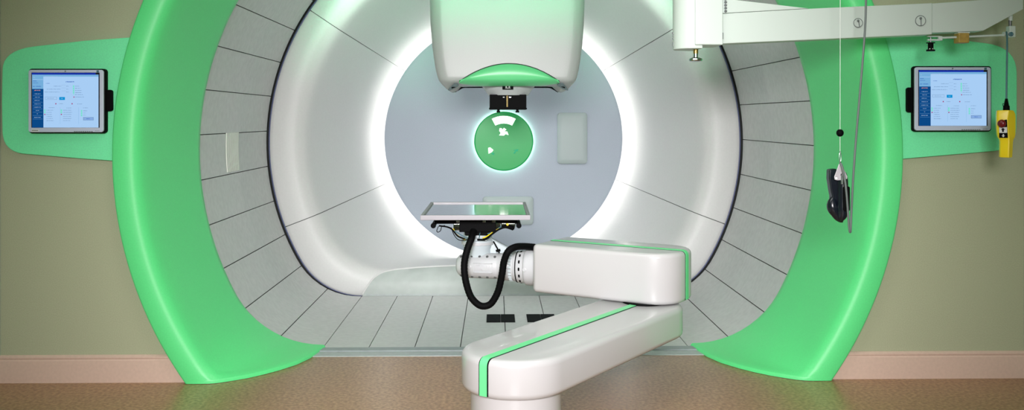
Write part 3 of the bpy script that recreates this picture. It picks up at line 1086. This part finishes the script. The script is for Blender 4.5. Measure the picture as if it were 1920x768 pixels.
# ------------------------------------------------------------------ wall monitors
SCR = dict(
    bg=glow('screen_pale_blue', (.42, .66, .98), .95), top=glow('screen_title_blue', (.01, .035, .42), .9), head=glow('screen_light_blue', (.20, .48, .80), .9),
    nav=glow('screen_navy', (.004, .075, .27), .9), ink=glow('screen_grey_ink', (.19, .33, .56), .9), pale=glow('screen_white_ink', (.45, .62, .85), .9),
    green=glow('screen_green', (.20, .86, .66), .9), red=glow('screen_red', (.42, .02, .14), .9), cyan=glow('screen_cyan', (.0, .32, .74), .9),
    btn=glow('screen_button', (.27, .47, .86), .9), pink=glow('screen_pink', (.9, .38, .36), .9), blue=glow('screen_blue_ink', (.02, .11, .52), .9),
    black=mat('screen_black', (.004, .005, .02), .3))
KEYS = list(SCR)


def monitor(ox, oy, sc, label, flip=False):
    """ox, oy: photograph position that the layout's (53, 130.8) corner takes"""
    Y = 4.925

    def w_(x, y, Yp=Y):
        return at(ox + (x - 53) * sc, oy + (y - 130.8) * sc, Yp)
    cen = w_(123, 189)
    t = thing('wall_monitor', label, 'monitor', (cen.x, 4.972, cen.z), 'monitors on the green side panels')

    def slab(x0, y0, x1, y1, r, Y0, Y1, m, name, parent, bev=.003, lab=None):
        a, b3 = w_(x0, y1, Y), w_(x1, y0, Y)
        pts = [(x, Y0, z) for x, z in rrect(a.x, b3.x, a.z, b3.z, r)]
        return MB().prism(pts, (0, Y1 - Y0, 0)).build(name, m, parent, bevel=bev, label=lab)
    slab(51.5, 128.6, 196.6, 249.6, .016, Y + .012, 4.965, M['rubber'], 'rear_housing', t)
    bz = slab(53, 130.8, 193.6, 247.7, .013, Y, Y + .016, M['silver'], 'bezel', t)
    sidebar = (194, 177, 207, 207) if not flip else (44.5, 180, 53, 214)
    a, b3 = w_(194, 207), w_(207, 165)
    if flip: a, b3 = w_(41, 217), w_(56, 165)
    slab(*((192, 168, 207, 208) if not flip else (41.5, 168, 56, 214)), .012, Y + .02, 4.965, M['rubber'], 'mount_arm', t)
    mb = MB()

    def q(x0, y0, x1, y1, key, lift=0):
        p, r_ = w_(x0, y1), w_(x1, y0)
        Yq = Y - .0012 - lift * .0003
        mb.add([(p.x, Yq, p.z), (r_.x, Yq, p.z), (r_.x, Yq, r_.z), (p.x, Yq, r_.z)], [(0, 1, 2, 3)], KEYS.index(key))

    rnd = random.Random(3)

    def text(x0, x1, y, key='ink', h=.55, lift=2):
        x = x0
        while x < x1:
            l = rnd.uniform(.5, 1.3)
            q(x, y - h * rnd.uniform(.6, 1), min(x + l, x1), y + h * rnd.uniform(.5, 1), key, lift)
            x += l + rnd.choice((.25, .25, .9))
    q(59, 136, 187, 239.2, 'black')
    q(60.5, 139.8, 185, 239, 'bg', 1)
    q(60, 136.6, 179.5, 139.9, 'top', 2)
    q(60.5, 139.9, 185, 143.5, 'head', 2)
    q(60.5, 139.9, 81.5, 166.5, 'head', 2)
    q(60.5, 166.5, 81.8, 239, 'nav', 2)
    q(61.5, 148.6, 81, 149.4, 'bg', 3)
    text(62, 66, 145.2, 'pale', lift=3); text(84, 108, 143.4, 'pale', lift=3)
    text(62, 69, 151.8, 'blue', lift=3); text(62, 72, 155.3, 'blue', lift=3)
    text(62.5, 66, 162, 'blue', .9, 3); text(68, 77, 162, 'blue', .9, 3)
    text(65, 76, 169.3, 'pink', .8, 3)
    for y, x0, x1 in ((175.8, 65, 76), (182, 66, 75), (188.2, 65, 75), (194.7, 65, 76.5), (200.9, 64, 77), (207, 67.5, 73.5), (213.2, 69.5, 72), (219.8, 64.5, 76.5)):
        text(x0, x1, y, 'pale', .5, 3)
        q(62, y + 3, 80, y + 3.25, 'head', 3)
    text(123.5, 139.5, 153.2, 'blue', 1.0)
    text(86.5, 94, 156.2, 'blue', .5)
    for y, x0, x1 in ((161.5, 101, 115), (167, 88, 114), (172.4, 84, 113)):
        text(x0, x1, y); text(124.5, 129, y)
        q(115.5, y - 2.2, 123.5, y - 2, 'ink', 2)
    for k_i, (y, x1) in enumerate(((161.4, 149), (165.5, 151), (169.5, 153), (173.5, 154), (177.3, 156))):
        text(141, x1, y)
        if k_i < 4: q(137, y - 1.4, 139.6, y + 1.9, 'green', 2)
        else: q(137.8, y - .7, 139, y + .7, 'green', 2)
    q(138, 180.8, 139.8, 182.8, 'red', 2); text(141, 158, 181.8)
    q(85, 181.5, 107, 186.5, 'ink', 2); q(85.4, 181.9, 106.6, 186.1, 'bg', 3); text(89, 101, 184.2, lift=4)
    q(111.4, 181.8, 122, 187.3, 'cyan', 2); text(114.5, 118.5, 184.5, 'pale', .6, 3)
    for x0 in (104, 134.5):
        q(x0, 193.3, x0 + 2, 195.5, 'red', 2)
    text(111, 119, 194.4); text(145, 155, 194.8)
    text(91.5, 103, 201.7); text(124.5, 134, 202.2); text(156, 165.5, 202)
    for x0, xe, ng in ((83, 99, 2), (114, 134, 2), (152, 163, 3)):
        for k_i in range(6 if ng == 2 else 3):
            y = 206.5 + 3.9 * k_i if ng == 2 else 207.6 + 4.1 * k_i
            text(x0 + 4.5, xe + rnd.uniform(-3, 3), y)
            if k_i < ng: q(x0, y - 1.4, x0 + 2.6, y + 1.8, 'green', 2)
            elif k_i == 2: q(x0 + .4, y - 1, x0 + 2.4, y + 1, 'red', 2)
    q(156.2, 219.5, 175.8, 225.4, 'ink', 2); q(157, 220.2, 175, 224.7, 'btn', 3); text(162.5, 168.5, 222.5, 'blue', .6, 4)
    for x in (113, 147.5):
        q(x, 201, x + .3, 232, 'head', 2)
    mb.build('screen', [SCR[k] for k in KEYS], bz, smooth=False, label='lit screen showing a pale blue control page')
    mk = MB()

    def mq(mbx, x0, y0, x1, y1, m=0, d=.0015):
        p, r_ = w_(x0, y1), w_(x1, y0)
        mbx.box((p.x, Y - d, p.z), (r_.x, Y + .002, r_.z), m)
    mq(mk, 59, 241.8, 73, 246.8)
    if not flip:
        mk.build('sticker', M['label_white'], bz, smooth=False)
        mk = MB()
        for i in range(8):
            mq(mk, 60.3 + i * 1.45, 243.6, 61.4 + i * 1.45, 245.2, 0, .002)
        mk.build('sticker_marks', M['grey_cable'], bz, smooth=False)
    mk = MB()
    mq(mk, 121.3, 132.3, 123.7, 134.5)
    mk.build('camera_dot', M['grey_cable'], bz, smooth=False)
    mk = MB()
    mq(mk, 181.2, 131.6, 185.6, 135.6)
    mk.build('corner_badge', M['blue_cable'], bz, smooth=False)
    mk = MB()
    for i in range(9):
        mq(mk, 139 + i * 4.0, 245.6, 141.8 + i * 4.0, 247)
    for i in range(4):
        mq(mk, 178.5 + i * 2.2, 244.6, 179.8 + i * 2.2, 245.4)
    mk.build('button_row', M['grey_cable'], bz, smooth=False)
    return t


monitor(53, 130.8, 1.0, 'silver-framed monitor on the left green panel, its black mount showing at right')
monitor(1715.5, 125.8, 1.015, 'silver-framed monitor on the right green panel, beside the yellow pendant', True)

# ------------------------------------------------------------------ hoist arm, top right
HY = 4.56
hoist = thing('ceiling_hoist', 'white horizontal hoist beam on a rounded swivel housing, crossing the top right', 'hoist', (at(1310, 60, HY).x, HY + .05, at(0, 88, HY).z))


def plan_half(x0, x1, yf, yb):
    """plan with a half-round left end"""
    r = (yb - yf) / 2
    out = []
    for i in range(21):
        q = PI / 2 + PI * i / 20
        out.append(Vector((x0 + r + r * math.cos(q), (yf + yb) / 2 + r * math.sin(q))))
    out += [Vector((x1, yf)), Vector((x1, yb))]
    return out


pz = lambda y, Y=HY: at(0, y, Y).z
hx0, hx1, hx2 = at(1267, 50, HY).x, at(1301, 50, HY).x, at(1353, 50, HY).x
o_ = plan_half(hx0, hx1 + .04, HY - .02, HY + .16)
mb = MB().prism([(p.x, p.y, pz(89.5)) for p in o_], (0, 0, ZC - pz(89.5)))
mb.build('swivel_housing', M['hoist'], hoist, bevel=.004, auto=25)
MB().box((hx1, HY - .03, pz(83)), (hx2, HY + .17, ZC - .001)).build('hinge_box', M['hoist'], hoist, bevel=.005)
mb = MB().prism([at(x, y, HY) for x, y in ((1352, 82), (1748, 64.5), (1748, 5.5), (1520, 16), (1354, 25.5))], (0, .10, 0))
beam = mb.build('beam', M['hoist'], hoist, bevel=.004)
MB().prism([at(x, y, HY - .001) for x, y in ((1353, 25.0), (1517, 15.8), (1374, -1), (1362, -30), (1353, -30))], (0, .10, 0)).build('gusset', M['hoist'], hoist, bevel=.003)
MB().prism([at(x, y, HY + .006) for x, y in ((1746, 61.5), (1843, 58), (1919, 17), (1919, -6), (1746, 6.5))], (0, .085, 0)).build('beam_end', M['hoist'], hoist, bevel=.003)
for i in range(5):
    g = at(1359.3, -1 + i * 5.6, HY)
    MB().cyl((g.x, HY - .012, g.z), (g.x, HY + .002, g.z), .0065, n=6).cyl((g.x + .004, HY - .014, g.z), (g.x + .004, HY - .010, g.z), .0035, n=8).build('bolt', M['chrome'], hoist)
MB().box((hx2 - .003, HY - .033, pz(71.5)), (hx2 + .001, HY, pz(60))).build('slot', M['grey_cable'], hoist)
mb = MB()
for y0, y1 in ((56, 60), (62, 64), (67, 69.5), (75, 84)):
    mb.box((hx0 - .005, HY + .06, pz(y1)), (hx0 + .004, HY + .07, pz(y0)))
mb.build('side_marks', M['grey_cable'], hoist, smooth=False)
for px, py, r in ((1608.5, 43, 8.5), (1725.5, 39, 9.8)):
    g = at(px, py, HY); rr = r * HY / F
    ring = [(g.x + rr * math.cos(2 * PI * i / 32), HY - .003, g.z + rr * math.sin(2 * PI * i / 32)) for i in range(33)]
    rg = MB().tube(ring, .0014, 6, cap=False).build('pulley_ring', M['grey_cable'], beam)
    MB().lathe((g.x, HY - .004, g.z), (0, 1, 0), [(0, rr * .9), (.006, rr * .96)], 32).build('pulley_cap', M['hoist'], rg)
    MB().tube([(g.x, HY - .007, g.z + rr * .7), (g.x + (.006 if px < 1700 else .001), HY - .007, g.z - rr * .95)], .0022, 8).ball((g.x - .002, HY - .009, g.z + rr * .45), .006, 10).build('pin', M['grey_cable'], rg)
# brake knob under the swivel
g = at(1304.5, 90, HY + .05)
kb = MB().cyl((g.x, g.y, g.z + .01), (g.x, g.y, g.z - .028), .0125, n=20).build('brass_stem', M['brass'], hoist, label='brass stem')
MB().lathe((g.x, g.y, g.z), (0, 0, 1), [(-.024, .0115), (-.046, .0115), (-.050, .024), (-.054, .032), (-.060, .034), (-.066, .031), (-.070, .018), (-.071, .0)], 28).build('chrome_knob', M['chrome'], kb, auto=30)
# rod with fork, spool and clamp along the underside
HR = HY + .03
a, b3 = at(1762, 71, HR), at(1888, 65.5, HR)
MB().tube([a, b3], .0055, 10).build('rod', M['hoist'], hoist)
fk = MB()
for y0, y1, xa, xb in ((67.3, 69.3, 1739, 1762), (73.5, 76.5, 1739, 1762)):
    p, r_ = at(xa, y1, HR), at(xb, y0, HR)
    fk.box((p.x, HR - .008, p.z), (r_.x, HR + .008, r_.z))
p, r_ = at(1759, 76, HR), at(1766, 67.8, HR)
fk.box((p.x, HR - .008, p.z), (r_.x, HR + .008, r_.z))
fk.build('fork', M['hoist'], hoist, bevel=.002)
g = at(1745, 78, HR)
MB().lathe((g.x, HR, 0), (0, 0, 1), [(pz(77, HR), .021), (pz(78.5, HR), .021), (pz(79, HR), .013), (pz(90, HR), .013), (pz(91, HR), .021), (pz(93.5, HR), .021)], 24).build('spool', M['rubber'], hoist, auto=30)
for px in (1743.5, 1749):
    MB().ball(at(px, 91.5, HR - .022), .0045, 10).build('spool_screw', M['chrome'], hoist)
MB().cyl(at(1745, 69, HR), at(1745, 80, HR), .004, n=8).build('spool_pin', M['bolt'], hoist)
p, r_ = at(1793, 81, HR), at(1812.5, 62.5, HR)
MB().box((p.x, HR - .028, p.z), (r_.x, HR + .028, r_.z)).build('clamp_block', M['ochre'], hoist, bevel=.004, label='ochre clamp block')
p, r_ = at(1793, 63, HR), at(1815, 60.4, HR)
MB().box((p.x, HR - .02, p.z), (r_.x, HR + .02, r_.z)).build('clamp_plate', M['hoist'], hoist, bevel=.001)
p, r_ = at(1890, 70, HR), at(1901.5, 49, HR)
MB().box((p.x, HR - .015, p.z), (r_.x, HR + .02, r_.z)).build('end_clamp', M['hoist'], hoist, bevel=.003)
g = at(1895.5, 64, HR - .016)
MB().lathe(g, (0, -1, 0), [(-.004, .011), (.004, .011), (.006, .007), (.003, .0)], 20).build('clamp_screw', M['blue_cable'], hoist)
MB().cyl(at(1894, 50, HR), at(1894, 38, HR), .008, n=14).build('threaded_stud', M['bolt'], hoist)
MB().cyl(at(1895, 39, HR), at(1895, 27, HR), .010, n=14).build('stud_nut', M['hoist'], hoist)
p, r_ = at(1881, 69, HR), at(1890, 59, HR)
MB().cyl((p.x, HR, (p.z + r_.z) / 2), (r_.x, HR, (p.z + r_.z) / 2), .012, n=14).build('rod_collar', M['hoist'], hoist)

# ------------------------------------------------------------------ yellow hoist pendant
PY = 4.50
pen = thing('hoist_pendant', 'yellow hoist control pendant with red button hanging beside the right monitor', 'pendant control', at(1886, 296, PY))
cable = spline([at(1887, 60, HR - .012), at(1888, 66, HR - .04), at(1888.3, 90, PY), at(1887.6, 140, PY), at(1887, 188, PY)], 6)
MB().tube(cable, .0042, 10).build('cable', M['blue_cable'], pen, label='blue-grey cable')
g = at(1887, 195, PY)
k_ = PY / F
prof = [(0, 1.6)]
y = 183
prof = []
for i in range(7):
    yy = 184 + i * 2
    prof += [(at(0, yy, PY).z, (2.6 + i * .35) * k_), (at(0, yy + .9, PY).z, (2.6 + i * .35) * k_), (at(0, yy + 1, PY).z, (1.8 + i * .35) * k_)]
prof += [(at(0, 198, PY).z, 5.6 * k_), (at(0, 207, PY).z, 6.0 * k_)]
prof.sort()
MB().lathe((g.x, PY, 0), (0, 0, 1), prof[::-1], 16).build('strain_relief', M['rubber'], pen, auto=25)
loop = spline([at(1884, 196, PY - .01), at(1880.5, 194, PY - .012), at(1881, 199, PY - .012), at(1884, 200, PY - .01)], 4)
MB().tube(loop, .0014, 6).build('wire_loop', M['rubber'], pen)
# body turned so that its narrow key face looks left of the camera and its broad side catches the light
cx = at(1886, 250, PY).x


def pend_ring(y, xl, xe, xr, d1=.045, d0=.02):
    """section at photograph row y: left edge xl, front ridge xe, right edge xr"""
    L_, E_, R_ = at(xl, y, PY), at(xe, y, PY), at(xr, y, PY)
    z = L_.z
    return [(L_.x, PY + .005, z), (L_.x + .003, PY - .003, z), (E_.x - .002, PY - .026, z), (E_.x + .002, PY - .027, z), (R_.x - .003, PY - .008, z), (R_.x, PY + .004, z), (R_.x - .012, PY + .034, z), (L_.x + .012, PY + .036, z)]


secs = [(206.5, 1872.5, 1885.5, 1898), (208, 1870.5, 1886, 1900.5), (214, 1870, 1885, 1903.5), (222, 1869.8, 1883.4, 1904), (240, 1870, 1884.3, 1904), (252, 1871.2, 1885.5, 1903.5), (257, 1872.5, 1886.3, 1902.5),
        (261, 1875.5, 1886.5, 1900), (266, 1876.3, 1886.5, 1899), (280, 1876, 1886, 1898.3), (293, 1875.5, 1885.5, 1897.5), (295, 1876.5, 1885.8, 1896.5)]
rg = [pend_ring(*s) for s in secs]
n = 8
vs = [p for r in rg for p in r]
fs = [(i * n + k, i * n + (k + 1) % n, (i + 1) * n + (k + 1) % n, (i + 1) * n + k) for i in range(len(rg) - 1) for k in range(n)]
fs += [tuple(range(n)), tuple(range(len(vs) - 1, len(vs) - n - 1, -1))]
bd = mesh('housing', vs, fs, M['yellow'], pen, auto=28)
sd = bd.modifiers.new('bevel', 'BEVEL'); sd.width = .0025; sd.segments = 2; sd.limit_method = 'ANGLE'; sd.angle_limit = math.radians(28)


def on_key(px, py, lift=.001):
    """a point on the left-looking key face"""
    s = next(((a, b3) for a, b3 in zip(secs, secs[1:]) if a[0] <= py <= b3[0]), (secs[3], secs[4]))
    t = (py - s[0][0]) / (s[1][0] - s[0][0])
    xl = s[0][1] + (s[1][1] - s[0][1]) * t; xe = s[0][2] + (s[1][2] - s[0][2]) * t
    f = (px - xl) / (xe - xl)
    p = at(px, py, PY)
    y = PY - .003 + (-.024) * f
    return Vector((p.x - lift * .75, y - lift * .65, p.z))


def keypoly(mb, pts, th, lift=0, m=0):
    mb.prism([on_key(x, y, lift) for x, y in pts], (-th * .75, -th * .65, 0), m)


mb = MB(); keypoly(mb, [(1871.7, 226), (1882.8, 224), (1884.8, 258), (1873.2, 258)], .002); mb.build('key_plate', M['rubber'], bd, smooth=False)
mb = MB(); keypoly(mb, [(1872.6, 238.5), (1883.2, 238), (1883.7, 248.5), (1873, 249)], .003, .002); k1 = mb.build('up_key', M['label_white'], bd, smooth=False)
mb = MB(); keypoly(mb, [(1873.3, 250), (1883.8, 249.5), (1884.4, 257.5), (1873.8, 257.5)], .003, .002); k2 = mb.build('down_key', M['rubber'], bd, smooth=False)
mb = MB(); keypoly(mb, [(1878, 239.5), (1881, 243), (1879.2, 243), (1879.3, 247), (1877, 247), (1876.9, 243), (1875.2, 243)], .0015, .005); mb.build('up_arrow', M['rubber'], k1, smooth=False)
mb = MB(); keypoly(mb, [(1878, 251), (1879.6, 251), (1879.7, 253.7), (1881.3, 253.7), (1879, 257), (1876.6, 253.7), (1878.1, 253.7)], .0015, .005); mb.build('down_arrow', M['label_white'], k2, smooth=False)
c = on_key(1877, 231.5, 0)
dv = Vector((-.75, -.65, 0)).normalized()
MB().lathe(c, dv, [(0, .012), (.006, .013), (.008, .0185), (.014, .020), (.020, .017), (.024, .009), (.025, 0)], 28).build('stop_button', M['red'], bd, label='dark red mushroom button', auto=50)

# ------------------------------------------------------------------ black hand control hanging on a cord
GY = 4.30
hc = thing('hanging_handset', 'black moulded hand control hanging by a thin white cord before the green surround', 'handset', at(1575, 417, GY))
MB().tube([Vector((at(1575.5, -60, GY).x, GY, ZC - .002)), at(1575.5, -60, GY), at(1575.3, 120, GY), at(1575, 285, GY)], .0015, 8).build('cord', mat('white_cord', (.7, .74, .7), .6), hc, label='thin white cord')
MB().lathe(at(1575, 249, GY), (0, 0, 1), [(-.017, .004), (-.015, .010), (-.008, .0155), (0, .017), (.008, .0155), (.015, .010), (.017, .004)], 20).build('bead', M['rubber'], hc, label='black ball stop on the cord', auto=50)
hk = []
for i in range(25):
    q = 2 * PI * i / 24
    hk.append(at(1575.3 + 1.7 * math.cos(q), 294.5 + 9 * math.sin(q), GY))
MB().tube(hk, .0018, 8, cap=False).build('snap_hook', M['chrome'], hc)
MB().cyl(at(1575.2, 283, GY), at(1575.2, 287, GY), .0035, n=10).cyl(at(1575.3, 302, GY), at(1575.3, 307, GY), .004, n=10).build('swivel', M['chrome'], hc)
pl_ = MB().prism([at(x, y, GY - .035) for x, y in ((1573.5, 307), (1578, 307), (1583, 318), (1589, 331), (1588.5, 335), (1580, 337), (1570, 338), (1565.2, 336.5), (1564.5, 331))], (0, .004, 0)).build('hanger_plate', mat('pale_metal_plate', (.66, .62, .66), .35, metal=.4), hc, bevel=.001, label='pale triangular metal hanger plate')
MB().cyl(at(1568, 334, GY - .038), at(1568, 334, GY - .032), .004, n=12).build('rivet', M['chrome'], pl_)
MB().cyl(at(1575.5, 327, GY - .045), at(1583, 327, GY - .045), .004, n=10).cyl(at(1579, 326, GY - .045), at(1579, 345, GY - .045), .006, n=12).build('catch', M['chrome'], hc)


def blob(name, spec, Y, m):
    k_ = GY / F
    P3 = spline([at(x, y, Y) for x, y, r in spec], 6)
    rr = [max(v, .0015) for v in spline1([r * k_ for x, y, r in spec], 6)]
    return MB().tube(P3, rr, 20).build(name, m, hc, auto=70)


gp = mat('black_gloss_plastic', (.006, .009, .015), .25)
MB().prism([at(x, y, GY) for x, y in ((1555.5, 318), (1562, 316.5), (1569, 316), (1571.5, 330), (1573, 350), (1575, 368), (1575, 384), (1560, 382), (1560.5, 368), (1557.5, 352), (1555, 334))], (0, .045, 0)).build('grip_strap', gp, hc, bevel=.006)
blob('thumb_grip', [(1562, 368, 3), (1561, 375, 7.5), (1560.5, 384, 10), (1562, 391, 10.5), (1567, 399, 9.5), (1572, 407, 8), (1577, 413, 5), (1580, 416, 1.5)], GY + .012, gp)
blob('body', [(1580, 320, 3), (1580, 325, 7), (1580.3, 335, 9), (1580.5, 350, 9.6), (1581, 372, 10.2), (1580.5, 390, 10.6), (1580, 400, 9.5), (1579, 408, 7), (1578.5, 414, 2)], GY - .012, gp)
p, r_ = at(1575, 394, GY), at(1587, 348, GY)
MB().prism([(x, GY - .046, z) for x, z in rrect(p.x, r_.x, p.z, r_.z, .008)], (0, .02, 0)).build('key_panel', M['rubber'], hc, bevel=.003)
gc = [at(1576.5, 306, GY - .05), at(1580, 316, GY - .06), at(1584, 335, GY - .062), at(1587, 360, GY - .062), at(1589, 385, GY - .06), at(1591.5, 420, GY - .055), at(1593.3, 433.5, GY - .05), at(1594.8, 433, GY - .045), at(1595.5, 420, GY - .04),
      at(1597, 385, GY - .03), at(1600, 330, GY - .03), at(1605, 260, GY - .03), at(1611, 190, GY - .03), at(1617, 120, GY - .03), at(1621.5, 60, GY - .03), at(1623.5, 10, GY - .03), at(1624, -60, GY - .03)]
gc.append(Vector((gc[-1].x, gc[-1].y, ZC - .002)))
MB().tube(spline(gc, 8), .0050, 10).build('signal_cable', M['grey_cable'], hc, label='grey cable looping up out of view')
